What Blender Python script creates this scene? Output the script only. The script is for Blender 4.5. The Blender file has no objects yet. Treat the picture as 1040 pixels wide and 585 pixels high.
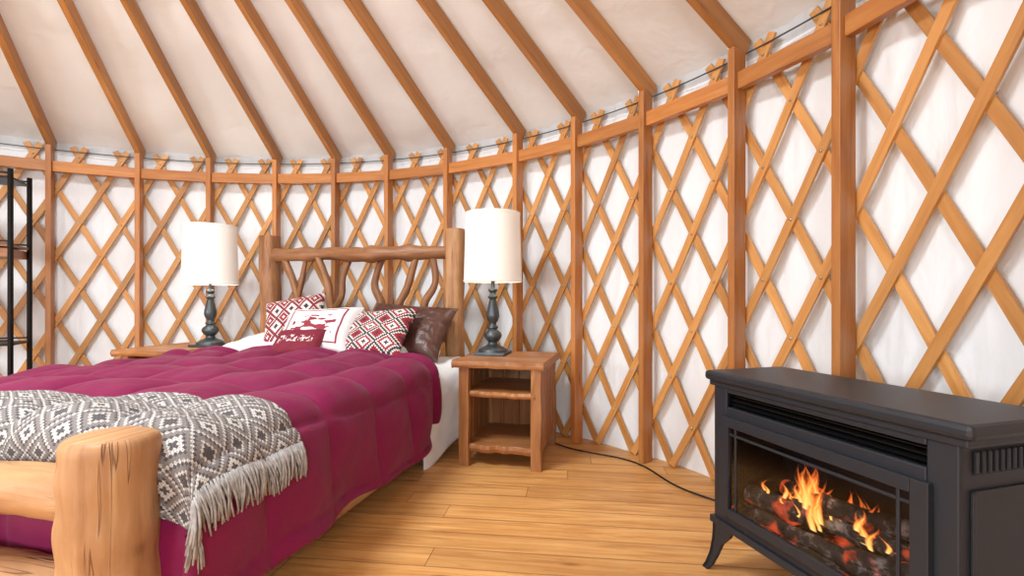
import bpy, math, random
from mathutils import Vector, Matrix, noise
random.seed(7)
pi=math.pi
scene=bpy.context.scene
try:
    scene.view_settings.view_transform='Standard'
except Exception: pass
def S(r,g,b):
    f=lambda c:(c/255/12.92) if c/255<=.04045 else ((c/255+.055)/1.055)**2.4
    return (f(r),f(g),f(b),1)
# ---------------- node helpers
class NT:
    def __init__(s,name):
        s.m=bpy.data.materials.new(name); s.m.use_nodes=True
        s.t=s.m.node_tree; s.t.nodes.clear()
        s.out=s.t.nodes.new('ShaderNodeOutputMaterial')
        s.b=s.t.nodes.new('ShaderNodeBsdfPrincipled')
        s.t.links.new(s.b.outputs[0],s.out.inputs[0])
    def put(s,sock,v):
        if isinstance(v,bpy.types.NodeSocket): s.t.links.new(v,sock)
        elif v is not None: sock.default_value=v
    def n(s,typ,ins={},**kw):
        nd=s.t.nodes.new(typ)
        for k,v in kw.items(): setattr(nd,k,v)
        for k,v in ins.items(): s.put(nd.inputs[k],v)
        return nd
    def math(s,op,a,b=None,c=None,clamp=False):
        nd=s.t.nodes.new('ShaderNodeMath'); nd.operation=op; nd.use_clamp=clamp
        s.put(nd.inputs[0],a)
        if b is not None: s.put(nd.inputs[1],b)
        if c is not None: s.put(nd.inputs[2],c)
        return nd.outputs[0]
    def uv(s): return s.n('ShaderNodeTexCoord').outputs['UV']
    def obj(s): return s.n('ShaderNodeTexCoord').outputs['Object']
    def mapv(s,v,scale=(1,1,1),rot=(0,0,0),loc=(0,0,0)):
        return s.n('ShaderNodeMapping',{'Vector':v,'Scale':scale,'Rotation':rot,'Location':loc}).outputs[0]
    def noise(s,v,scale=5,detail=3,rough=.5,dist=0):
        return s.n('ShaderNodeTexNoise',{'Vector':v,'Scale':scale,'Detail':detail,'Roughness':rough,'Distortion':dist}).outputs['Fac']
    def ramp(s,f,stops,interp='LINEAR'):
        nd=s.n('ShaderNodeValToRGB',{'Fac':f}); cr=nd.color_ramp; cr.interpolation=interp
        cr.elements[0].position=stops[0][0]; cr.elements[0].color=stops[0][1]
        cr.elements.remove(cr.elements[1])
        for p,c in stops[1:]:
            e=cr.elements.new(p); e.color=c
        return nd.outputs['Color']
    def mix(s,f,a,b,mode='MIX'):
        nd=s.n('ShaderNodeMix',data_type='RGBA',blend_type=mode)
        s.put(nd.inputs[0],f); s.put(nd.inputs[6],a); s.put(nd.inputs[7],b)
        return nd.outputs[2]
    def bump(s,h,strength=.3,dist=.01):
        nd=s.n('ShaderNodeBump',{'Height':h,'Strength':strength,'Distance':dist})
        s.t.links.new(nd.outputs[0],s.b.inputs['Normal'])
    def set(s,col=None,rough=None,metal=None,spec=None,sheen=None):
        if col is not None: s.put(s.b.inputs['Base Color'],col)
        if rough is not None: s.put(s.b.inputs['Roughness'],rough)
        if metal is not None: s.put(s.b.inputs['Metallic'],metal)
        if spec is not None: s.put(s.b.inputs['Specular IOR Level'],spec)
        if sheen is not None: s.put(s.b.inputs['Sheen Weight'],sheen)
        return s.m
BK=(0,0,0,1);WH=(1,1,1,1)
def wood(name,c1,c2,c3,rough=.45,gs=28,ls=2.2,bump=.15,kd=.6,ksc=(1.6,7),cracks=0):
    k=NT(name); uv=k.uv()
    g=k.noise(k.mapv(uv,(ls,gs,1)),1.0,4,.6,.6)
    col=k.ramp(g,[(.25,c1),(.5,c2),(.75,c3)])
    g2=k.noise(k.mapv(uv,(.9,3,1)),1.0,2)
    col=k.mix(k.math('MULTIPLY',g2,.5),col,k.mix(.5,c1,c3),'MIX')
    tone=k.n('ShaderNodeAttribute',attribute_name='tone').outputs['Fac']
    col=k.mix(1.0,col,k.ramp(tone,[(0,(.62,.58,.54,1)),(1,(1.12,1.1,1.08,1))]),'MULTIPLY')
    kn=k.n('ShaderNodeTexVoronoi',{'Vector':k.mapv(uv,(ksc[0],ksc[1],1)),'Scale':1.0}).outputs['Distance']
    kf=k.ramp(kn,[(.03,WH),(.11,BK)])
    dark=(c1[0]*.35,c1[1]*.28,c1[2]*.25,1)
    col=k.mix(k.math('MULTIPLY',kf,kd),col,dark)
    hgt=g
    if cracks:
        c=k.noise(k.mapv(uv,(1.6,30,1)),1.0,2,.5,.1)
        c=k.ramp(k.math('ABSOLUTE',k.math('SUBTRACT',c,.5)),[(.003,WH),(.016,BK)])
        msk=k.ramp(k.noise(k.mapv(uv,(3,9,1)),1.0,2),[(.50,BK),(.60,WH)])
        c=k.math('MULTIPLY',c,msk)
        patch=k.ramp(k.noise(k.mapv(uv,(5,16,1)),1.0,4,.6),[(.42,BK),(.7,WH)])
        col=k.mix(k.math('MULTIPLY',patch,.5*cracks),col,c1)
        col=k.mix(k.math('MULTIPLY',c,.6*cracks),col,dark)
        hgt=k.math('SUBTRACT',k.math('MULTIPLY',g,.6),c)
    k.bump(hgt,bump,.006 if cracks else .004)
    return k.set(col,rough)
M_post=wood('post_wood',S(168,102,50),S(196,130,70),S(214,154,92),.4)
M_raft=wood('rafter_wood',S(156,102,50),S(188,130,70),S(208,154,92),.4)
M_lat=wood('lattice_wood',S(184,122,60),S(210,150,84),S(224,174,110),.45)
M_log=wood('peeled_log',S(142,92,54),S(192,144,98),S(216,176,130),.55,gs=18,ls=1.6,bump=.6,ksc=(4,5),cracks=1)
M_logd=wood('dark_log',S(108,66,38),S(160,110,70),S(190,142,98),.45,gs=14,ls=2.0,bump=.6,ksc=(4,7),cracks=1)
M_ns=wood('rustic_cedar',S(112,66,34),S(168,110,62),S(204,150,98),.4,gs=16,ls=1.6,bump=.3,ksc=(2.5,7))
def plain(name,c,rough=.5,metal=0,spec=.5,bs=None,bst=.1):
    k=NT(name)
    v=k.noise(k.obj(),bs or 30,3)
    col=k.mix(v,tuple(x*.88 for x in c[:3])+(1,),tuple(min(1,x*1.1) for x in c[:3])+(1,))
    if bs: k.bump(v,bst,.004)
    return k.set(col,rough,metal,spec)
M_black=plain('stove_enamel',S(38,41,47),.45,0,.4)
M_blackm=plain('black_metal',S(28,28,30),.4,.6)
M_dark=plain('dark_interior',S(12,12,13),.7)
M_pewter=plain('pewter',S(86,94,98),.38,.7)
M_bolt=plain('bolt_metal',S(205,200,190),.3,.8)
M_white=plain('white_linen',S(234,236,240),.85,bs=9,bst=.6)
M_cable=plain('cable_black',S(22,22,22),.5)
def f_wall():
    k=NT('wall_fabric_white'); o=k.obj()
    n=k.noise(k.mapv(o,(1,1,.25)),3.0,3,.5,.3)
    n2=k.noise(k.mapv(o,(1,1,.45)),8,3,.5,.4)
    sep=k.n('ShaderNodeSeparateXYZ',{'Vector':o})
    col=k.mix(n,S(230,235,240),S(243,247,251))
    shade_band=k.math('GREATER_THAN',sep.outputs['Z'],2.24)  # light grey shading below the eave, painted into the fabric colour
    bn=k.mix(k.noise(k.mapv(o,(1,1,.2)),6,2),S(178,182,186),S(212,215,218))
    col=k.mix(shade_band,col,bn)
    h=k.math('ADD',n,k.math('MULTIPLY',n2,.35))
    k.bump(h,.75,.06)
    return k.set(col,.65,spec=.35)
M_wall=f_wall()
def f_roof():
    k=NT('roof_fabric'); o=k.obj()
    n=k.noise(o,1.6,2,.5,.4)
    n2=k.noise(o,5,3,.5,.5)
    col=k.mix(n,S(230,233,233),S(242,244,244))
    k.bump(k.math('ADD',n,k.math('MULTIPLY',n2,.3)),.6,.06)
    return k.set(col,.75,spec=.2)
M_roof=f_roof()
def f_floor():
    k=NT('pine_floorboards'); o=k.obj()
    v=k.mapv(o,(1,1,1),(0,0,math.radians(7)))
    sp=k.n('ShaderNodeSeparateXYZ',{'Vector':v}); x,y=sp.outputs['X'],sp.outputs['Y']
    r=k.math('DIVIDE',y,.135); idx=k.math('FLOOR',r); fr=k.math('FRACT',r)
    wn=k.n('ShaderNodeTexWhiteNoise',{'W':idx},noise_dimensions='1D').outputs['Value']
    xx=k.math('ADD',x,k.math('MULTIPLY',wn,9.7))
    seg=k.math('DIVIDE',xx,3.6)
    wn2=k.n('ShaderNodeTexWhiteNoise',{'Vector':k.n('ShaderNodeCombineXYZ',{'X':idx,'Y':k.math('FLOOR',seg)}).outputs[0]},noise_dimensions='2D').outputs['Value']
    gv=k.n('ShaderNodeCombineXYZ',{'X':k.math('MULTIPLY',xx,1.6),'Y':k.math('MULTIPLY',y,22),'Z':k.math('MULTIPLY',wn2,20)}).outputs[0]
    g=k.noise(gv,1,6,.66,1.2)
    col=k.ramp(g,[(.28,S(172,114,58)),(.5,S(210,156,92)),(.72,S(228,180,118))])
    col=k.mix(1.0,col,k.ramp(wn2,[(0,(.86,.83,.8,1)),(1,(1.1,1.08,1.05,1))]),'MULTIPLY')
    kn=k.n('ShaderNodeTexVoronoi',{'Vector':k.n('ShaderNodeCombineXYZ',{'X':k.math('MULTIPLY',xx,1.8),'Y':k.math('MULTIPLY',y,6.5)}).outputs[0],'Scale':1.0}).outputs['Distance']
    kf=k.ramp(kn,[(.03,WH),(.10,BK)])
    col=k.mix(k.math('MULTIPLY',kf,.7),col,S(120,68,34))
    blot=k.ramp(k.noise(o,3.2,4,.6),[(.45,BK),(.7,WH)])
    col=k.mix(k.math('MULTIPLY',blot,.22),col,S(174,112,60))
    edge=k.math('MINIMUM',fr,k.math('SUBTRACT',1,fr))
    e=k.ramp(edge,[(.010,BK),(.035,WH)])
    e2=k.math('LESS_THAN',k.math('FRACT',seg),.0012)
    col=k.mix(k.math('MULTIPLY',k.math('SUBTRACT',1,e),.62),col,S(110,64,32))
    col=k.mix(k.math('MULTIPLY',e2,.6),col,S(100,56,28))
    wear=k.noise(o,1.5,4)
    rg=k.math('MULTIPLY_ADD',wear,.35,.28)
    k.bump(k.math('ADD',e,k.math('MULTIPLY',g,.2)),.4,.004)
    return k.set(col,rg,spec=.4)
M_floor=f_floor()
def f_comf():
    k=NT('burgundy_comforter'); uv=k.uv()
    n=k.noise(uv,9,3,.5,.6)
    col=k.mix(n,S(108,2,58),S(128,6,70))
    k.bump(n,.3,.018)
    return k.set(col,.62,spec=.28,sheen=.06)
M_comf=f_comf()
def diamonds(name,nx,ny,stops,rough=.85,tweed=None,st=14):
    k=NT(name); uv=k.uv()
    sp=k.n('ShaderNodeSeparateXYZ',{'Vector':uv})
    fx=k.math('ABSOLUTE',k.math('SUBTRACT',k.math('FRACT',k.math('MULTIPLY',sp.outputs['X'],nx)),.5))
    fy=k.math('ABSOLUTE',k.math('SUBTRACT',k.math('FRACT',k.math('MULTIPLY',sp.outputs['Y'],ny)),.5))
    fx=k.math('DIVIDE',k.math('ROUND',k.math('MULTIPLY',fx,st)),st)
    fy=k.math('DIVIDE',k.math('ROUND',k.math('MULTIPLY',fy,st)),st)
    d=k.math('ADD',fx,fy)
    col=k.ramp(d,stops,'CONSTANT')
    if tweed:
        ch=k.n('ShaderNodeTexChecker',{'Vector':uv,'Scale':tweed}).outputs['Fac']
        col=k.mix(k.math('MULTIPLY_ADD',ch,.4,.18),col,S(104,98,98))
    n=k.noise(uv,40,2); k.bump(n,.4,.006)
    return k.set(col,rough)
W_=S(222,218,212);K_=S(52,50,54);R_=S(146,30,46);G_=S(130,124,122);K2=S(58,55,60)
M_nav=diamonds('navajo_weave',3,3,[(0,K_),(.12,W_),(.25,R_),(.38,W_),(.5,K_),(.58,W_),(.7,R_),(.86,K_)])
M_nav2=diamonds('navajo_weave_b',4,3,[(0,W_),(.14,R_),(.3,W_),(.4,K_),(.5,R_),(.62,W_),(.8,K_)])
M_throw=diamonds('woven_throw',9,10.5,[(0,K2),(.18,W_),(.28,G_),(.38,K2),(.47,W_),(.56,G_),(.66,K2),(.78,W_),(.88,K2)],tweed=230)
def f_brown():
    k=NT('brown_satin'); n=k.noise(k.uv(),5,3,.5,1.0)
    k.bump(n,.6,.03); return k.set(k.mix(n,S(58,34,28),S(100,64,52)),.35)
M_brown=f_brown()
def f_print():
    k=NT('printed_pillow'); uv=k.uv(); sp=k.n('ShaderNodeSeparateXYZ',{'Vector':uv}); x,y=sp.outputs['X'],sp.outputs['Y']
    ex=k.math('ABSOLUTE',k.math('SUBTRACT',x,.5)); ey=k.math('ABSOLUTE',k.math('SUBTRACT',y,.5))
    m=k.math('MAXIMUM',ex,ey)
    border=k.math('MULTIPLY',k.math('GREATER_THAN',m,.36),k.math('LESS_THAN',m,.385))
    n=k.noise(k.mapv(uv,(1,1.8,1)),5.5,2,.4)
    inn=k.math('MULTIPLY',k.math('GREATER_THAN',n,.53),k.math('MULTIPLY',k.math('LESS_THAN',ex,.3),k.math('LESS_THAN',ey,.22)))
    f=k.math('MAXIMUM',border,inn)
    k.bump(k.noise(uv,6,3),.3,.02)
    return k.set(k.mix(f,S(226,222,222),S(140,44,62)),.85)
M_print=f_print()
def f_burg():
    k=NT('burgundy_pillow'); uv=k.uv(); sp=k.n('ShaderNodeSeparateXYZ',{'Vector':uv}); x,y=sp.outputs['X'],sp.outputs['Y']
    n=k.noise(k.mapv(uv,(2.5,1,1)),9,1,.3)
    ey=k.math('ABSOLUTE',k.math('SUBTRACT',y,.5))
    ex=k.math('ABSOLUTE',k.math('SUBTRACT',x,.5))
    f=k.math('MULTIPLY',k.math('GREATER_THAN',n,.56),k.math('MULTIPLY',k.math('LESS_THAN',ey,.14),k.math('LESS_THAN',ex,.36)))
    return k.set(k.mix(f,S(118,26,48),S(220,208,204)),.85)
M_burg=f_burg()
def f_shade():
    k=NT('lamp_shade'); n=k.noise(k.mapv(k.obj(),(60,60,4)),1,2)
    col=k.mix(n,S(238,234,224),S(248,245,238))
    k.set(col,.9)
    k.b.inputs['Emission Color'].default_value=S(255,250,240); k.b.inputs['Emission Strength'].default_value=.14
    return k.m
M_shade=f_shade()
def emis(name,c,st):
    k=NT(name); k.set(c,.6); k.b.inputs['Emission Color'].default_value=c; k.b.inputs['Emission Strength'].default_value=st; return k.m
M_dome=emis('skylight_acrylic',S(235,242,255),1.5)
M_pane=emis('window_daylight',S(230,240,255),1.5)  # glowing panes of the added fill windows
def f_flame():
    k=NT('flame'); uv=k.uv(); sp=k.n('ShaderNodeSeparateXYZ',{'Vector':uv})
    n=k.noise(k.mapv(uv,(2,3,1)),2.5,3)
    t=k.math('ADD',sp.outputs['Y'],k.math('MULTIPLY_ADD',n,.6,-.3))
    ex=k.math('ABSOLUTE',k.math('SUBTRACT',sp.outputs['X'],.5))
    t=k.math('ADD',t,ex)
    col=k.ramp(t,[(0,(1,.62,.22,1)),(.4,(1,.42,.08,1)),(.75,(1,.2,.03,1)),(1,(.6,.05,.01,1))])
    em=k.n('ShaderNodeEmission',{'Color':col,'Strength':2.4})
    tr=k.n('ShaderNodeBsdfTransparent')
    f=k.ramp(t,[(.4,(.12,.12,.12,1)),(1.1,WH)])
    f=k.math('MAXIMUM',f,k.ramp(ex,[(.2,BK),(.5,WH)]))
    mx=k.n('ShaderNodeMixShader',{0:f,1:em.outputs[0],2:tr.outputs[0]})
    k.t.links.new(mx.outputs[0],k.out.inputs[0]); return k.m
M_flame=f_flame()
def f_ember():
    k=NT('ember_logs'); o=k.obj(); n=k.noise(o,20,5,.65)
    col=k.ramp(n,[(.38,S(14,12,12)),(.54,S(50,45,43)),(.68,S(150,142,138))])
    e=k.ramp(k.noise(o,13,3),[(.58,BK),(.71,(1,.10,.03,1))])
    k.set(col,.9); k.put(k.b.inputs['Emission Color'],e); k.b.inputs['Emission Strength'].default_value=.8
    k.bump(n,.8,.01); return k.m
M_ember=f_ember()
def f_glass():
    k=NT('stove_glass'); tr=k.n('ShaderNodeBsdfTransparent',{'Color':(.86,.86,.87,1)}); gl=k.n('ShaderNodeBsdfGlossy',{'Roughness':.04,'Color':(1,1,1,1)})
    fr=k.n('ShaderNodeFresnel',{'IOR':1.2})
    mx=k.n('ShaderNodeMixShader',{0:fr.outputs[0],1:tr.outputs[0],2:gl.outputs[0]})
    k.t.links.new(mx.outputs[0],k.out.inputs[0]); return k.m
M_glass=f_glass()

# ---------------- mesh builder
class MB:
    def __init__(s): s.v=[];s.f=[];s.uv=[];s.tone=[];s.mi=[];s.mats=[]
    def m(s,mat):
        if mat not in s.mats: s.mats.append(mat)
        return s.mats.index(mat)
    def face(s,idx,uvs,tone,mi): s.f.append(idx);s.uv.append(uvs);s.tone.append(tone);s.mi.append(mi)
    def box(s,c,L,W,T,mat,tone=None):
        c=Vector(c);L=Vector(L);W=Vector(W);T=Vector(T)
        if L.cross(W).dot(T)<0: T=-T
        tone=random.random() if tone is None else tone; mi=s.m(mat)
        b=len(s.v); ou=random.random()*20; ov=random.random()*20
        l,w,t=L.length,W.length,T.length
        for i in (-1,1):
            for j in (-1,1):
                for k in (-1,1): s.v.append(c+L*i+W*j+T*k)
        I=lambda i,j,k:b+(i>0)*4+(j>0)*2+(k>0)
        def q(pts,fu):
            s.face([I(*p) for p in pts],[fu(p) for p in pts],tone,mi)
        fa=lambda p:(ou+p[0]*l,ov+p[1]*w); fb=lambda p:(ou+p[0]*l,ov+.3+p[2]*t); fc=lambda p:(ou+p[1]*w*.2,ov+p[2]*t)
        q([(-1,-1,1),(1,-1,1),(1,1,1),(-1,1,1)],fa); q([(-1,1,-1),(1,1,-1),(1,-1,-1),(-1,-1,-1)],fa)
        q([(-1,-1,-1),(1,-1,-1),(1,-1,1),(-1,-1,1)],fb); q([(-1,1,1),(1,1,1),(1,1,-1),(-1,1,-1)],fb)
        q([(1,-1,-1),(1,1,-1),(1,1,1),(1,-1,1)],fc); q([(-1,-1,1),(-1,1,1),(-1,1,-1),(-1,-1,-1)],fc)
    def abox(s,x0,x1,y0,y1,z0,z1,mat,tone=None,grain='x'):
        c=((x0+x1)/2,(y0+y1)/2,(z0+z1)/2); X=Vector((abs(x1-x0)/2,0,0));Y=Vector((0,abs(y1-y0)/2,0));Z=Vector((0,0,abs(z1-z0)/2))
        if grain=='x': s.box(c,X,Y,Z,mat,tone)
        elif grain=='y': s.box(c,Y,X,Z,mat,tone)
        else: s.box(c,Z,X,Y,mat,tone)
    def grid(s,nu,nv,fn,mat,uvfn=None,tone=.5,closeu=False):
        b=len(s.v); mi=s.m(mat)
        for j in range(nv+1):
            for i in range(nu+(0 if closeu else 1)):
                s.v.append(Vector(fn(i/nu,j/nv)))
        w=nu if closeu else nu+1
        uvfn=uvfn or (lambda a,c:(a,c))
        for j in range(nv):
            for i in range(nu):
                i2=(i+1)%w if closeu else i+1
                s.face([b+j*w+i,b+j*w+i2,b+(j+1)*w+i2,b+(j+1)*w+i],[uvfn(i/nu,j/nv),uvfn((i+1)/nu,j/nv),uvfn((i+1)/nu,(j+1)/nv),uvfn(i/nu,(j+1)/nv)],tone,mi)
    def tube(s,pts,rad,mat,n=12,rough=0,tone=None,cap=True,seed=None,sq=0):
        pts=[Vector(p) for p in pts]; tone=random.random() if tone is None else tone
        mi=s.m(mat); b=len(s.v); ou=random.random()*20; seed=random.random()*50 if seed is None else seed
        if not isinstance(rad,(list,tuple)): rad=[rad]*len(pts)
        d0=(pts[1]-pts[0]).normalized(); up=Vector((0,0,1)) if abs(d0.z)<.9 else Vector((1,0,0))
        a=d0.cross(up).normalized(); cum=0; cums=[]
        for i,p in enumerate(pts):
            d=(pts[min(i+1,len(pts)-1)]-pts[max(i-1,0)]).normalized()
            a=(a-d*a.dot(d)).normalized(); c=d.cross(a)
            if i: cum+=(p-pts[i-1]).length
            cums.append(cum)
            for k in range(n):
                t=2*pi*k/n; r=rad[i]
                if sq: r*=1+sq*(1/max(abs(math.cos(t)),abs(math.sin(t)))-1)
                if rough:
                    q=Vector((math.cos(t)*1.3,math.sin(t)*1.3,cum*5+seed))
                    r*=1+rough*noise.noise(q)+rough*.5*noise.noise(q*2.7)
                s.v.append(p+(a*math.cos(t)+c*math.sin(t))*r)
        R=rad[0]*2*pi
        for i in range(len(pts)-1):
            for k in range(n):
                k2=(k+1)%n
                s.face([b+i*n+k,b+i*n+k2,b+(i+1)*n+k2,b+(i+1)*n+k],[(ou+cums[i],R*k/n),(ou+cums[i],R*(k+1)/n),(ou+cums[i+1],R*(k+1)/n),(ou+cums[i+1],R*k/n)],tone,mi)
        if cap:
            for end,ring in ((0,0),(1,(len(pts)-1)*n)):
                ids=[b+ring+k for k in range(n)]
                uv=[(ou+.05*math.cos(2*pi*k/n)*.3,.3*R*math.sin(2*pi*k/n)) for k in range(n)]
                if end==0: ids=ids[::-1]; uv=uv[::-1]
                s.face(ids,uv,min(1,tone+.3),mi)
    def lathe(s,prof,mat,n=32,c=(0,0,0),tone=.5):
        cx,cy,cz=c; m=len(prof)-1
        def fn(u,v):
            r,z=prof[round(v*m)]; t=2*pi*u
            return (cx+r*math.cos(t),cy+r*math.sin(t),cz+z)
        s.grid(n,m,fn,mat,tone=tone,closeu=True)
    def build(s,name,smooth=False,parent=None,mw=None,bevel=0,auto=None):
        me=bpy.data.meshes.new(name); me.from_pydata([tuple(v) for v in s.v],[],s.f)
        for m in s.mats: me.materials.append(m)
        me.uv_layers.new(name='UVMap'); me.color_attributes.new('tone','FLOAT_COLOR','CORNER')
        uvf=[];tf=[]
        for fi,f in enumerate(s.f):
            t=s.tone[fi]
            for k in range(len(f)):
                uvf+=[float(s.uv[fi][k][0]),float(s.uv[fi][k][1])]; tf+=[t,t,t,1.0]
        me.uv_layers['UVMap'].data.foreach_set('uv',uvf)
        me.color_attributes['tone'].data.foreach_set('color',tf)
        me.polygons.foreach_set('material_index',s.mi)
        me.polygons.foreach_set('use_smooth',[smooth]*len(s.f))
        me.update()
        o=bpy.data.objects.new(name,me); scene.collection.objects.link(o)
        if mw is not None: o.matrix_world=mw
        if parent: o.parent=parent
        if bevel:
            md=o.modifiers.new('bevel','BEVEL'); md.width=bevel; md.segments=2; md.limit_method='ANGLE'; md.angle_limit=math.radians(40)
        if auto and smooth:
            try: me.set_sharp_from_angle(angle=math.radians(auto))
            except Exception: pass
        return o
def empty(name,mw):
    e=bpy.data.objects.new(name,None); scene.collection.objects.link(e); e.matrix_world=mw; return e

# ---------------- YURT
C=Vector((-2.09,.78,0)); RP=3.64; RL=3.705; RF=3.745; DT=2*pi/40; T0=.330
off={0:.002,1:-.0095,3:-.004,4:-.014,5:.016,6:.022,7:.008,8:.003,9:.004,10:-.001,11:.007,39:-.024}
TH=[T0+DT*k+off.get(k,0) for k in range(40)]
def P(t,r,z): return Vector((C.x+r*math.cos(t),C.y+r*math.sin(t),z))
SL=.525; ZR=2.315
def wallpart(name,ta,tb,n):
    b=MB()
    def fn(u,v):
        t=ta+(tb-ta)*u; z=2.36*v
        low=1.25-.25*v
        r=RF+low*(.012*noise.noise(Vector((t*9,z*.9,1)))+.013*noise.noise(Vector((t*30+z*.8,z*.9,5)))+.006*noise.noise(Vector((t*70+z*2,z*1.6,9))))
        r+=.010*math.sin(math.pi*min(1,max(0,z/2.1)))*(math.cos(t*40)*.5)
        return P(t,r,z)
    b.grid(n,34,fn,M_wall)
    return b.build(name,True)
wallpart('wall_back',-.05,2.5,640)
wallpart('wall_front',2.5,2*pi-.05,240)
b=MB()
mi=b.m(M_floor); n=96
b.v=[P(2*pi*i/n,RF+.03,0) for i in range(n)]; b.face(list(range(n)),[(v.x,v.y) for v in b.v],.5,mi); b.build('floor')
b=MB()
def fn(u,v):
    t=2*pi*u; r=RF+.02-(RF+.02-.72)*v
    bay=abs(math.sin((t-T0)*20))
    z=ZR+.062+SL*(RP-r)+.035*math.sin(pi*min(1,v*1.2+.05))*bay+.020*bay*noise.noise(Vector((t*14,r*2.2,3)))+.010*bay*noise.noise(Vector((t*30+r*3,r*3.5,8)))
    return P(t,r,z)
b.grid(40*10,40,fn,M_roof)
ceil=b.build('ceiling',True)
b=MB()
zr=ZR+SL*(RP-.75)
b.lathe([(.70,zr-.1),(.78,zr-.1),(.78,zr+.12),(.70,zr+.12),(.70,zr-.1)],M_raft,48,(C.x,C.y,0))
b.build('compression_ring',False,ceil)
b=MB(); b.lathe([(.76*math.cos(a*pi/20),zr+.12+.4*math.sin(a*pi/20)) for a in range(11)],M_dome,48,(C.x,C.y,0)); b.build('skylight_dome',True,ceil)
b=MB(); p=MB(); rl=MB()
for k,t in enumerate(TH):
    N=Vector((math.cos(t),math.sin(t),0)); T=Vector((-math.sin(t),math.cos(t),0))
    a=P(t,RF-.04,ZR+SL*(RP-RF+.04)); e=P(t,.77,ZR+SL*(RP-.77)); D=(e-a)
    b.box((a+e)/2,D/2,T*.0195,D.cross(T).normalized()*.052,M_raft,.4+.5*random.random())
    p.box(P(t,RP,1.135),Vector((0,0,1.135)),N*.045,T*.019,M_post,.25+.7*random.random())
    t2=TH[(k+1)%40]+(2*pi if k==39 else 0)
    q0=P(t,RP+.0,2.10);q1=P(t2,RP+.0,2.10); D=q1-q0; Dn=D.normalized()
    L=(D.length-.042)/2
    rl.box((q0+q1)/2,Dn*L,Vector((0,0,.043)),Dn.cross(Vector((0,0,1)))*.019,M_post,.3+.6*random.random())
    b.box(P(t,RP-.03,ZR-.01)+T*.0205,Vector((0,0,.05)),N*.012,T*.0012,M_bolt,.5)
b.build('roof_rafters',bevel=.003)
p.build('support_posts',bevel=.003)
rl.build('trim_top_rail',bevel=.003)
b=MB(); ZT=2.205; w=DT*RL/2; h=.555; ks=(w/h)/RL
for m in range(80):
    th0=T0+DT/4+DT/2*m
    for sg,rr in ((1,RL-.007),(-1,RL+.007)):
        tone=.2+.75*random.random(); mi=b.m(M_lat); ou=random.random()*30; ov=random.random()*30
        segs=9; z0=.0; z1=ZT+.09; base=len(b.v)
        for i in range(segs+1):
            z=z0+(z1-z0)*i/segs; t=th0+sg*(ZT-z)*ks
            N=Vector((math.cos(t),math.sin(t),0)); T=Vector((-math.sin(t),math.cos(t),0))
            D=(Vector((0,0,1))-T*sg*(w/h)).normalized(); Wv=D.cross(N)
            c=P(t,rr,z)
            if i==0: c=c+Vector((0,0,.01))
            for a_,c_ in ((-1,-1),(1,-1),(1,1),(-1,1)): b.v.append(c+Wv*.0215*a_+N*.0065*c_)
        for i in range(segs):
            u0=ou+i*.28;u1=u0+.28
            for e in range(4):
                e2=(e+1)%4; va=ov+.02*e; vb=ov+.02*(e+1)+(.02 if e%2==0 else 0)
                b.face([base+i*4+e,base+(i+1)*4+e,base+(i+1)*4+e2,base+i*4+e2],[(u0,va),(u1,va),(u1,vb),(u0,vb)],tone,mi)
        b.face([base+segs*4+e for e in range(4)],[(ou,ov)]*4,tone,mi); b.face([base+e for e in (3,2,1,0)],[(ou,ov)]*4,tone,mi)
b.build('wall_lattice')
b=MB()
for m in range(160):
    for j in range(9):
        if (m+j)%2: continue
        t=T0+DT/4+DT/4*m; z=ZT-h/2*j
        if j>7 or z<.05: continue
        if not(-.1<t<2.6): continue
        N=Vector((math.cos(t),math.sin(t),0)); c=P(t,RL-.0135,z)
        b.tube([c,c-N*.006],[.0075,.006],M_bolt,8,tone=.5)
b.build('trim_lattice_bolts',True)
b=MB(); b.tube([P(2*pi*i/160,RL-.02,ZT+.045) for i in range(161)],.004,M_pewter,6,cap=False); b.build('trim_eave_cable',True)
b=MB()
pts=[]
for i in range(60):
    t=.15+i*.016; r=3.5+.035*math.sin(i*.45)+.03*math.sin(i*.21+1)
    pts.append(P(t,r,.008))
b.tube(pts,.005,M_cable,8); b.build('power_cord',True)
for i,t in enumerate((-.95,-1.9,-2.75)):  # added windows, unseen behind the camera, put in for fill light
    b=MB(); N=Vector((math.cos(t),math.sin(t),0)); T=Vector((-math.sin(t),math.cos(t),0)); Z=Vector((0,0,1))
    c=P(t,3.55,1.35)
    b.box(c,Z*.5,T*.55,N*.01,M_pane)
    for s_ in (-1,1):
        b.box(c+T*.58*s_,Z*.56,T*.035,N*.035,M_post); b.box(c+Z*.53*s_,T*.55,Z*.035,N*.035,M_post)
    b.box(c,T*.54,Z*.015,N*.02,M_post)
    b.build('window_%d'%(i+1))
    l=bpy.data.lights.new('window_light_%d'%(i+1),'AREA'); l.shape='RECTANGLE'; l.size=1.1; l.size_y=1.0; l.energy=62; l.color=(.88,.965,1)  # fill light placed in front of each added window
    o=bpy.data.objects.new('window_light_%d'%(i+1),l); scene.collection.objects.link(o)
    o.location=c-N*.06; o.rotation_euler=(-N).to_track_quat('-Z','Y').to_euler()
l=bpy.data.lights.new('skylight','AREA'); l.shape='DISK'; l.size=1.35; l.energy=190; l.color=(.89,.97,1)
o=bpy.data.objects.new('skylight_light',l); scene.collection.objects.link(o); o.location=(C.x,C.y,zr-.02)

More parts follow.
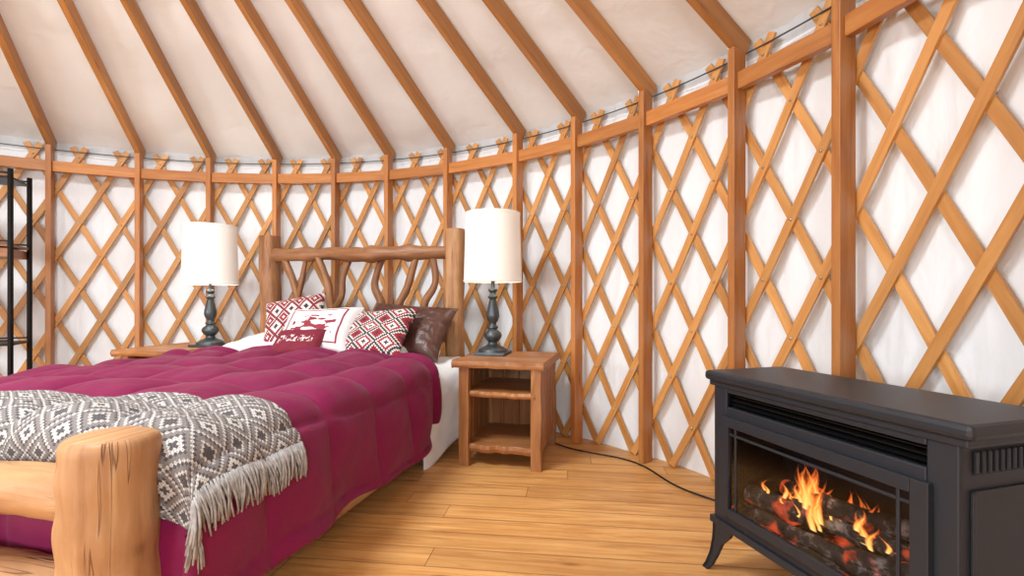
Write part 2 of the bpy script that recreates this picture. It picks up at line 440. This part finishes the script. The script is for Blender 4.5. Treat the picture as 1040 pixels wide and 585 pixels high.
# ---------------- BED
BM=Matrix.Translation((-1.195,3.74,0))@Matrix.Rotation(math.radians(-13.5),4,'Z')
bed=empty('log_bed',BM)
def logpath(a,b_,n=10,wob=.01,seed=0):
    a=Vector(a);b_=Vector(b_); out=[]
    for i in range(n+1):
        t=i/n; e=math.sin(pi*t)
        out.append(a.lerp(b_,t)+Vector((noise.noise(Vector((t*2.5,seed,0))),noise.noise(Vector((t*2.5,seed,7))),noise.noise(Vector((t*2.5,seed,13)))))*wob*4*e)
    return out
b=MB()
HW=.798; FL=2.434
b.tube(logpath((HW,0,0),(HW,0,1.515),14,.006,1),[.068]*15,M_log,20,.08,tone=.6,sq=.4)
b.tube(logpath((-HW,0,0),(-HW,0,1.513),14,.006,2),[.074]*15,M_logd,20,.08,tone=.75,sq=.4)
for sx,sd in ((1,3),(-1,4)):
    n_=40
    pp=logpath((HW*sx,-FL,0),(HW*sx,-FL,.648),n_,.004,sd)
    r=[.097+.005*noise.noise(Vector((i*.2,sd,1))) for i in range(n_+1)]
    for zz,rr in ((.660,.092),(.667,.084)): pp.append(Vector((HW*sx,-FL,zz))); r.append(rr)
    b.tube(pp,r,M_log,64,.08,tone=.45,seed=sd*3.3,sq=.12)
b.build('posts',True,bed,auto=50)
b=MB()
pp=logpath((-HW,0,1.36),(HW,0,1.345),22,.022,9); rr=[.05+.014*noise.noise(Vector((i*.6,2,3)))+(.016 if i in(5,13,17) else 0) for i in range(23)]
b.tube(pp,rr,M_logd,18,.22,tone=.6)
b.tube(logpath((-HW,0,.72),(HW,0,.74),14,.015,11),.055,M_logd,16,.2,tone=.6)
b.tube(logpath((-HW,-FL,.505),(HW,-FL,.512),30,.012,12),.066,M_log,40,.12,tone=.5)
b.tube(logpath((-HW,-FL,.275),(HW,-FL,.275),30,.01,13),.062,M_log,40,.12,tone=.4)
b.build('rails',True,bed,auto=50)
b=MB()
def br(pts,r0,r1,seed):
    P_=[Vector(q) for q in pts]; out=[]
    for i in range(len(P_)-1):
        p0=P_[max(i-1,0)];p1=P_[i];p2=P_[i+1];p3=P_[min(i+2,len(P_)-1)]
        for k in range(6):
            t=k/6; out.append(.5*((2*p1)+(p2-p0)*t+(2*p0-5*p1+4*p2-p3)*t*t+(3*p1-p0-3*p2+p3)*t**3))
    out.append(P_[-1]); n=len(out)
    b.tube(out,[r0+(r1-r0)*i/(n-1) for i in range(n)],M_logd,12,.25,tone=.5+.3*random.random())
br([(-.60,0,.72),(-.52,-.01,.95),(-.58,0,1.15),(-.68,0,1.36)],.034,.026,1)
br([(-.54,0,.98),(-.48,-.02,1.15),(-.46,0,1.34)],.022,.018,2)
br([(-.10,0,.72),(-.24,.01,.93),(-.26,0,1.12),(-.36,0,1.35)],.036,.026,3)
br([(-.22,0,.90),(-.14,0,1.03),(-.12,-.01,1.18),(-.06,0,1.34)],.026,.022,4)
br([(.12,0,.72),(.2,0,.95),(.14,.01,1.12),(.22,0,1.34)],.034,.026,6)
br([(.34,0,.72),(.34,0,.93),(.42,0,1.1),(.5,-.01,1.34)],.034,.026,7)
br([(.58,0,.72),(.55,0,.95),(.64,0,1.12),(.62,0,1.34)],.032,.024,9)
b.build('headboard_branches',True,bed)
b=MB()
for sx in (1,-1):
    x0,x1=(.80,.855) if sx>0 else (-.855,-.80)
    b.abox(x0,x1,-FL+.08,-.06,.075,.235,M_log,.7,'y')
b.abox(-.79,.79,-2.32,-.10,.15,.2,M_log,.4)
b.build('side_rails',parent=bed,bevel=.012)
def rbox(name,x0,x1,y0,y1,z0,z1,mat,bev,**k):
    b=MB(); b.abox(x0,x1,y0,y1,z0,z1,mat,.5); o=b.build(name,True,**k)
    md=o.modifiers.new('bevel','BEVEL'); md.width=bev; md.segments=4; return o
rbox('box_spring',-.77,.77,-2.30,-.09,.2,.36,M_white,.02,parent=bed)
rbox('mattress',-.77,.77,-2.30,-.09,.36,.57,M_white,.06,parent=bed)
def drape(a,v,off=0,outer=lambda v:.88,zt=.62,F=2.27,crown=.03,fold=.02,seed=0,r=.10):
    sg=1 if a>=0 else -1; aa=abs(a); Wf=outer(v)-r; q=r*pi/2
    if aa<=Wf: x=aa;da=0;na=Vector((0,0,1)); fa=0
    elif aa<=Wf+q: an=(aa-Wf)/r; x=Wf+r*math.sin(an); da=r*(1-math.cos(an)); na=Vector((sg*math.sin(an),0,math.cos(an))); fa=0
    else:
        e=aa-Wf-q; x=Wf+r; da=r+e; na=Vector((sg,0,0)); fa=min(1,e/.35)
        x+=fa*(fold*math.sin(v*6.5+seed)+fold*.7*math.sin(v*13+seed*2+sg)+fold*.8)
    fq=.07
    if v<=F: y=v;db=0;nb=Vector((0,0,1))
    elif v<=F+fq*pi/2: an=(v-F)/fq; y=F+fq*math.sin(an); db=fq*(1-math.cos(an)); nb=Vector((0,-math.sin(an),math.cos(an)))
    else: e=v-F-fq*pi/2; y=F+fq; db=fq+e; nb=Vector((0,-1,0))
    nn=(na+nb).normalized()
    z=zt+crown*(1-min(1,(x/.85)**2))-math.hypot(da,db)
    return Vector((sg*x,-y,z))+nn*off
CO=lambda v:.885+.030*(v-.5)
CZ=.602
def seam(x,per,ph=0): return abs(math.sin(pi*(x/per+ph)))
def puff(a,v):
    aw=a+.02*math.sin(v*4); vw=v+.02*math.sin(a*5)
    q=min(1,(seam(aw,.33,.1)**.5))*min(1,(seam(vw,.36,.2)**.5))
    return .046*q+.012*noise.noise(Vector((a*5,v*5,2)))+.005*noise.noise(Vector((a*13,v*11,6)))
b=MB()
AM=.88-.10+.157+.40
def v0(a): 
    t=(max(-1,min(1,a/.9))+1)/2
    return .80-.26*t+.015*math.sin(a*9)
def fn(u,w_):
    a=-AM+2*AM*u; s0=v0(a); v=s0+(2.72-s0)*w_
    edge=min(1,(v-s0)/.06); 
    pf=puff(a,v)*(.35+.65*edge)+.024*math.sin(min(1,(v-s0)/.12)*pi)
    p_=drape(a,v,.010+pf,CO,CZ,2.27,.035,.022,1)
    if p_.z<.1: p_.z=.1+ (p_.z-.1)*.2
    return p_
b.grid(250,220,fn,M_comf,lambda u,w_:(u*2.6,w_*2.1))
o=b.build('comforter',True,mw=BM)
md=o.modifiers.new('th','SOLIDIFY'); md.thickness=.016; md.offset=1
b=MB()
def fn(u,w_):
    a=-1.28+2.67*u; v=.07+.66*w_
    nz=.014*noise.noise(Vector((a*4,v*5,9)))+.010*noise.noise(Vector((a*11,v*9,4)))
    oo=lambda v:.985-.14*max(0,(v-.34)/.38)
    p_=drape(a,v,.004+nz,oo,.578,2.3,.02,.014,2.2,r=.15)
    return p_
b.grid(150,60,fn,M_white,lambda u,w_:(u*2.6,w_*.6))
o=b.build('white_blanket',True,mw=BM); md=o.modifiers.new('th','SOLIDIFY'); md.thickness=.010; md.offset=1
b=MB()
def tv0(a):
    t=(max(-.9,min(.95,a))+.12)/1.0
    return 2.12-.18*t+.012*math.sin(a*8)
AT=.785+.157+.065
def thr(a,w_,offx=.0):
    s0=tv0(a); v=s0+(2.50-s0)*w_
    return drape(a,v,.024+puff(a,v)*.9+.004*noise.noise(Vector((a*14,v*14,3)))+offx,CO,CZ,2.27,.035,.022,1)
b.grid(200,70,lambda u,w_:thr(-AT+2*AT*u,w_),M_throw,lambda u,w_:(u*1.9,w_*.55))
def f_fr():
    k=NT('fringe_yarn'); n=k.noise(k.obj(),60,2); return k.set(k.mix(n,S(96,90,90),S(200,196,192)),.9)
M_fr=f_fr()
for i in range(64):
    w_=(i+.5)/64*.93
    for j in range(3):
        p0=thr(AT-.004,w_); 
        L=.09+.03*random.random(); sx=random.uniform(-.010,.02); sy=random.uniform(-.03,.03)
        pts=[p0,p0+Vector((.012+sx*.3,sy*.2,-L*.25)),p0+Vector((.014+sx*.8,sy*.6,-L*.6)),p0+Vector((.012+sx,sy,-L))]
        b.tube(pts,[.003,.004,.0035,.0025],M_fr,5,tone=.5)
o=b.build('throw_blanket',True,mw=BM)
def pillow(name,u,v,z,w_,h_,t_,tilt,yaw,mat,roll=0,seed=0,n=36):
    b=MB()
    def side(sg):
        def fn(a,c):
            s=a*2-1;t=c*2-1
            px=s*w_/2*(1-.09*(1-t*t)**1); pz=t*h_/2*(1-.09*(1-s*s))
            th=t_/2*((max(0,1-s**4)*max(0,1-t**4))**.55)
            th+=(.012*noise.noise(Vector((s*2.2,t*2.2,seed+sg)))+.006*noise.noise(Vector((s*6,t*6,seed+sg))))*(1-s**4)*(1-t**4)
            return (px,-sg*th,pz)
        return fn
    f1=side(1); f2=side(-1)
    b.grid(n,n,f1,mat); b.grid(n,n,lambda a,c:f2(1-a,c),mat)
    mw=BM@Matrix.Translation((u,-v,z))@Matrix.Rotation(math.radians(yaw),4,'Z')@Matrix.Rotation(math.radians(-tilt),4,'X')@Matrix.Rotation(math.radians(roll),4,'Y')
    return b.build(name,True,mw=mw)
pillow('sleeping_pillow',-.42,.40,.66,.7,.48,.15,80,0,M_white,0,1)
pillow('sleeping_pillow',.30,.34,.66,.7,.46,.14,80,0,M_white,0,2)
pillow('brown_satin_pillow',.52,.25,.78,.68,.44,.18,38,-4,M_brown,4,3)
pillow('patterned_pillow',-.30,.34,.84,.44,.44,.15,38,12,M_nav2,-14,4)
pillow('patterned_pillow',.42,.48,.775,.50,.42,.15,46,-8,M_nav,-6,5)
pillow('printed_pillow',.02,.53,.785,.54,.42,.15,46,4,M_print,-4,6)
pillow('lumbar_pillow',.0,.70,.72,.34,.24,.10,50,6,M_burg,-3,7)

# ---------------- NIGHTSTANDS
def live(b,x0,x1,y0,y1,z0,z1,mat,amp=.012,seed=0,tone=.6):
    n=22; mi=b.m(mat)
    base=len(b.v); ou=seed*3.1
    for i in range(n+1):
        x=x0+(x1-x0)*i/n
        ya=y0-amp*noise.noise(Vector((i*.35,seed,0)))*2; yb=y1
        for (yy,zz) in ((ya,z0),(ya-.008,(z0+z1)/2),(ya,z1),(yb,z1),(yb,z0)): b.v.append(Vector((x,yy,zz)))
    for i in range(n):
        for e in range(5):
            e2=(e+1)%5; uvs=(0,.02,.04,.5,.55,.6)
            u0=ou+(x1-x0)*i/n;u1=ou+(x1-x0)*(i+1)/n
            b.face([base+i*5+e2,base+(i+1)*5+e2,base+(i+1)*5+e,base+i*5+e],[(u0,uvs[e+1]),(u1,uvs[e+1]),(u1,uvs[e]),(u0,uvs[e])],tone,mi)
    b.face([base+e for e in range(5)],[(0,0),(0,.1),(0,.2),(0,.3),(0,.4)],tone,mi); b.face([base+n*5+e for e in (4,3,2,1,0)],[(0,0),(0,.1),(0,.2),(0,.3),(0,.4)],tone,mi)
def nightstand(uc):
    e=empty('nightstand',BM@Matrix.Translation((uc,-.315,0)))
    hx=.245;hy=.285
    b=MB()
    live(b,-.285,.275,-.325,.30,.592,.632,M_ns,.012,uc+3,.8)
    b.build('top',parent=e,bevel=.005)
    b=MB()
    for sx in (-1,1):
        for sy in (-1,1):
            x=hx*sx*.9+.002;y=hy*sy*.93
            b.tube([(x,y,0),(x+.004*sy,y,.15),(x,y+.003,.32),(x-.003,y,.46),(x,y,.6)],[.034,.032,.035,.032,.034],M_ns,16,.1,tone=.4+.3*random.random(),sq=.6)
    b.build('legs',True,e,auto=50)
    b=MB()
    for sx in (-1,1):
        x=hx*sx*.93
        for i in range(4):
            y0=-.24+.12*i
            b.abox(x-.012,x+.012,y0+.002,y0+.118,.08,.595,M_ns,.3+.5*random.random(),'z')
    for i in range(4):
        x0=-.215+.108*i
        b.abox(x0+.002,x0+.106,.245,.265,.08,.595,M_ns,.2+.3*random.random(),'z')
    b.build('panels',parent=e,bevel=.003)
    b=MB()
    live(b,-.215,.215,-.29,.245,.415,.45,M_ns,.014,uc+5,.75)
    live(b,-.215,.215,-.28,.245,.085,.13,M_ns,.014,uc+7,.7)
    b.build('shelves',parent=e,bevel=.004)
nightstand(1.295); nightstand(-1.295)
def lamp(u,v,k):
    e=empty('table_lamp',BM@Matrix.Translation((u,-v,.633)))
    prof=[(0,0),(.105,0),(.105,.012),(.098,.02),(.098,.032),(.082,.042),(.07,.05),(.05,.058),(.034,.07),(.03,.085),(.046,.10),(.058,.118),(.06,.135),(.052,.152),(.034,.165),(.026,.175),(.036,.183),(.036,.192),(.024,.2),(.022,.215),(.036,.235),(.044,.262),(.042,.29),(.034,.33),(.026,.365),(.02,.385),(.03,.392),(.034,.402),(.024,.412),(.018,.43),(.03,.44),(.03,.455),(.014,.462),(.012,.5),(.016,.51),(.016,.57),(0,.575)]
    prof=[(r,z*.96) for r,z in prof]
    b=MB(); b.lathe(prof,M_pewter,28); 
    b.abox(-.105,.105,-.105,.105,0,.018,M_pewter)
    b.build('base',True,e,auto=35,bevel=.003)
    b=MB(); z0=.482; z1=.945
    b.lathe([(.192,z0),(.196,z0+.004),(.196,z0+.016),(.194,z0+.018),(.182,z1-.018),(.184,z1-.016),(.184,z1),(.180,z1),(.176,z1-.02),(.190,z0+.01),(.192,z0)],M_shade,56)
    b.build('shade',True,e,auto=40)
    b=MB()
    b.lathe([(.0,.56),(.015,.56),(.03,.62),(.028,.66),(.0,.68)],M_shade,16)
    for a in range(3):
        t=a*2*pi/3; b.tube([(0,0,.905),(.178*math.cos(t),.178*math.sin(t),.925)],.002,M_bolt,6)
    b.tube([(.0,0,.54),(.05,0,.62),(.06,0,.75),(0,0,.905)],.002,M_bolt,6); b.tube([(.0,0,.54),(-.05,0,.62),(-.06,0,.75),(0,0,.905)],.002,M_bolt,6)
    b.build('bulb_and_harp',True,e)
    l=bpy.data.lights.new('bulb','POINT'); l.energy=k; l.color=(1,.95,.88); l.shadow_soft_size=.04
    o=bpy.data.objects.new('bulb_light',l); scene.collection.objects.link(o); o.parent=e; o.location=(0,0,.72)
lamp(1.153,.235,2.5); lamp(-1.154,.225,6)

# ---------------- STOVE
SM=Matrix.Translation((.724,1.82,0))@Matrix.Rotation(math.radians(-74),4,'Z')
st=empty('electric_stove_heater',SM)
L=.85;D=.36
b=MB(); b.abox(0,L,0,D,.700,.735,M_black); b.build('top_slab',parent=st,bevel=.012)
b=MB(); b.abox(.015,L-.015,.012,D-.01,.682,.701,M_black); 
b.abox(.035,.06,.025,D-.02,.2,.683,M_black); b.abox(L-.06,L-.035,.025,D-.02,.2,.683,M_black)
b.abox(.06,L-.06,D-.04,D-.02,.2,.683,M_black); b.abox(.035,L-.035,.025,D-.02,.19,.21,M_black)
b.abox(.06,L-.06,.03,D-.04,.6,.612,M_black)
b.abox(.035,.10,.018,.03,.2,.683,M_black); b.abox(L-.10,L-.035,.018,.03,.2,.683,M_black)
b.abox(.10,L-.10,.018,.03,.2,.235,M_black); b.abox(.10,L-.10,.018,.03,.665,.683,M_black)
b.abox(.10,L-.10,.018,.03,.575,.615,M_black)
b.build('cabinet',parent=st,bevel=.004)
b=MB()
b.abox(.022,L-.022,.008,D-.012,.175,.2,M_black)
fz0,fz1=.232,.585
b.abox(.085,.125,.0,.018,fz0,fz1,M_black); b.abox(L-.125,L-.085,.0,.018,fz0,fz1,M_black)
b.abox(.125,L-.125,.0,.018,fz1-.035,fz1,M_black); b.abox(.125,L-.125,.0,.018,fz0,fz0+.03,M_black)
for x in (.155,L-.155): b.abox(x-.004,x+.004,.006,.014,fz0+.03,fz1-.035,M_black)
b.abox(.125,L-.125,.006,.014,fz1-.065,fz1-.057,M_black)
for x0,x1 in ((L-.035,L-.027),(.027,.035)):
    b.abox(x0,x1,.05,D-.05,.575,.583,M_black);b.abox(x0,x1,.05,D-.05,.235,.243,M_black);b.abox(x0,x1,.05,.058,.235,.583,M_black);b.abox(x0,x1,D-.058,D-.05,.235,.583,M_black)
    for i in range(12):
        y=.06+i*.02; b.abox(x0,x1,y,y+.009,.62,.668,M_black)
b.build('door_and_mouldings',parent=st,bevel=.002)
b=MB()
for i in range(3): b.box((L/2,.045,.628+i*.016),(L/2-.105,0,0),(0,.012,.004),(0,-.0005,.0015),M_blackm)
b.abox(.06,L-.06,.10,.11,.612,.68,M_dark)
b.abox(.062,.066,.03,D-.045,.21,.6,M_dark); b.abox(L-.066,L-.062,.03,D-.045,.21,.6,M_dark); b.abox(.062,L-.062,D-.06,D-.045,.21,.6,M_dark)
b.abox(L-.0362,L-.0348,.055,.31,.615,.672,M_dark)
b.build('firebox',parent=st)
b=MB()
def leg(cx,cy,dx,dy):
    for (ax,ay) in ((1,0),(0,1)):
        mi=b.m(M_black); base=len(b.v)
        prof=[(.18,0,.10),(.15,.0,.085),(.11,-.002,.05),(.06,-.008,.036),(.02,-.018,.030),(0,-.026,.026)]
        for z,o_,wd in prof:
            for s_ in (0,1):
                d=o_+wd*s_
                for th in (0,.014):
                    if ax: x=cx-dx*d; y=cy-dy*(th+o_)
                    else: x=cx-dx*(th+o_); y=cy-dy*d
                    b.v.append(Vector((x,y,z)))
        for i in range(len(prof)-1):
            a=base+i*4; c=a+4
            for q in ((a,a+1,c+1,c),(a+1,a+3,c+3,c+1),(a+3,a+2,c+2,c+3),(a+2,a,c,c+2)): b.face(list(q),[(0,0)]*4,.5,mi)
        e=base+(len(prof)-1)*4; b.face([e,e+1,e+3,e+2],[(0,0)]*4,.5,mi)
leg(.03,.015,-1,-1);leg(L-.03,.015,1,-1);leg(.03,D-.02,-1,1);leg(L-.03,D-.02,1,1)
b.build('legs',False,st)
b=MB(); b.abox(.125,L-.125,.0085,.0105,fz0+.03,fz1-.035,M_glass); b.build('glass',parent=st)
b=MB()
def bed_fn(u,w_):
    return (.07+(L-.14)*u,.03+.27*w_,.235+.05*w_+.02*noise.noise(Vector((u*14,w_*6,0))))
b.grid(50,18,bed_fn,M_ember)
for a_,c_,r in (((.12,.10,.30),(.50,.16,.33),.032),((.30,.20,.34),(.74,.14,.31),.034),((.16,.22,.33),(.42,.12,.38),.026),((.42,.12,.38),(.70,.22,.36),.026),((.20,.06,.27),(.62,.07,.265),.022),((.52,.07,.29),(.76,.10,.33),.022)):
    b.tube(logpath(a_,c_,8,.006,r*100),r,M_ember,12,.35)
b.build('ember_logs',True,st)
b=MB()
random.seed(5)
for i in range(54):
    x=random.gauss(.40,.10); x=max(.19,min(.66,x)); y=random.uniform(.08,.2); hh=random.uniform(.05,.155)*(1.1-min(.8,abs(x-.37)*2.6)); ww=hh*random.uniform(.22,.45); ph=random.random()*6; z0=.32+random.uniform(-.02,.03)
    def fn(u,v):
        wdt=ww*(math.sin(pi*min(1,v*.8+.2))**.8)*(1-v*.55)
        return (x+(u-.5)*2*wdt*.5+.02*math.sin(v*5+ph)*v, y+.01*math.sin(v*3+ph), z0+hh*v)
    b.grid(4,12,fn,M_flame)
b.build('flames',True,st)
l=bpy.data.lights.new('fire','POINT'); l.energy=.6; l.color=(1,.5,.22); l.shadow_soft_size=.05
o=bpy.data.objects.new('fire_light',l); scene.collection.objects.link(o); o.parent=st; o.location=(.40,.06,.46)

# ---------------- SHELF left
b=MB()
e0=Vector((-3.66,3.66,0)); tdir=Vector((-.894,-.447,0)); ndir=Vector((.447,-.894,0))
for i in (0,.75):
    for j in (0,.3):
        q=e0+tdir*i+ndir*j; b.box(q+Vector((0,0,.96)),(0,0,.96),(.011,0,0),(0,.011,0),M_blackm)
cc=e0+tdir*.375+ndir*.15
for z in (.35,.68,1.38,1.86):
    b.box(cc+Vector((0,0,z)),tdir*.375,ndir*.15,(0,0,.008),M_blackm if z!=1.38 else M_logd)
    for j in (0,.3): b.box(e0+tdir*.375+ndir*j+Vector((0,0,z+.03)),tdir*.375,(0,0,.006),ndir*.006,M_blackm)
b.box(cc+Vector((0,0,1.33)),tdir*.36,ndir*.15,(0,0,.03),M_logd)
b.build('storage_shelf')

# ---------------- world + camera
wd=bpy.data.worlds.new('sky'); scene.world=wd; wd.use_nodes=True
bg=wd.node_tree.nodes['Background']; bg.inputs[0].default_value=(.75,.85,1,1); bg.inputs[1].default_value=.8
cam=bpy.data.cameras.new('camera'); co=bpy.data.objects.new('camera',cam); scene.collection.objects.link(co)
co.location=(0,0,1.0); co.rotation_euler=(pi/2,0,0); cam.sensor_width=36; cam.lens=490/1040*36; cam.shift_y=11.5/1040; cam.clip_start=.02
scene.camera=co
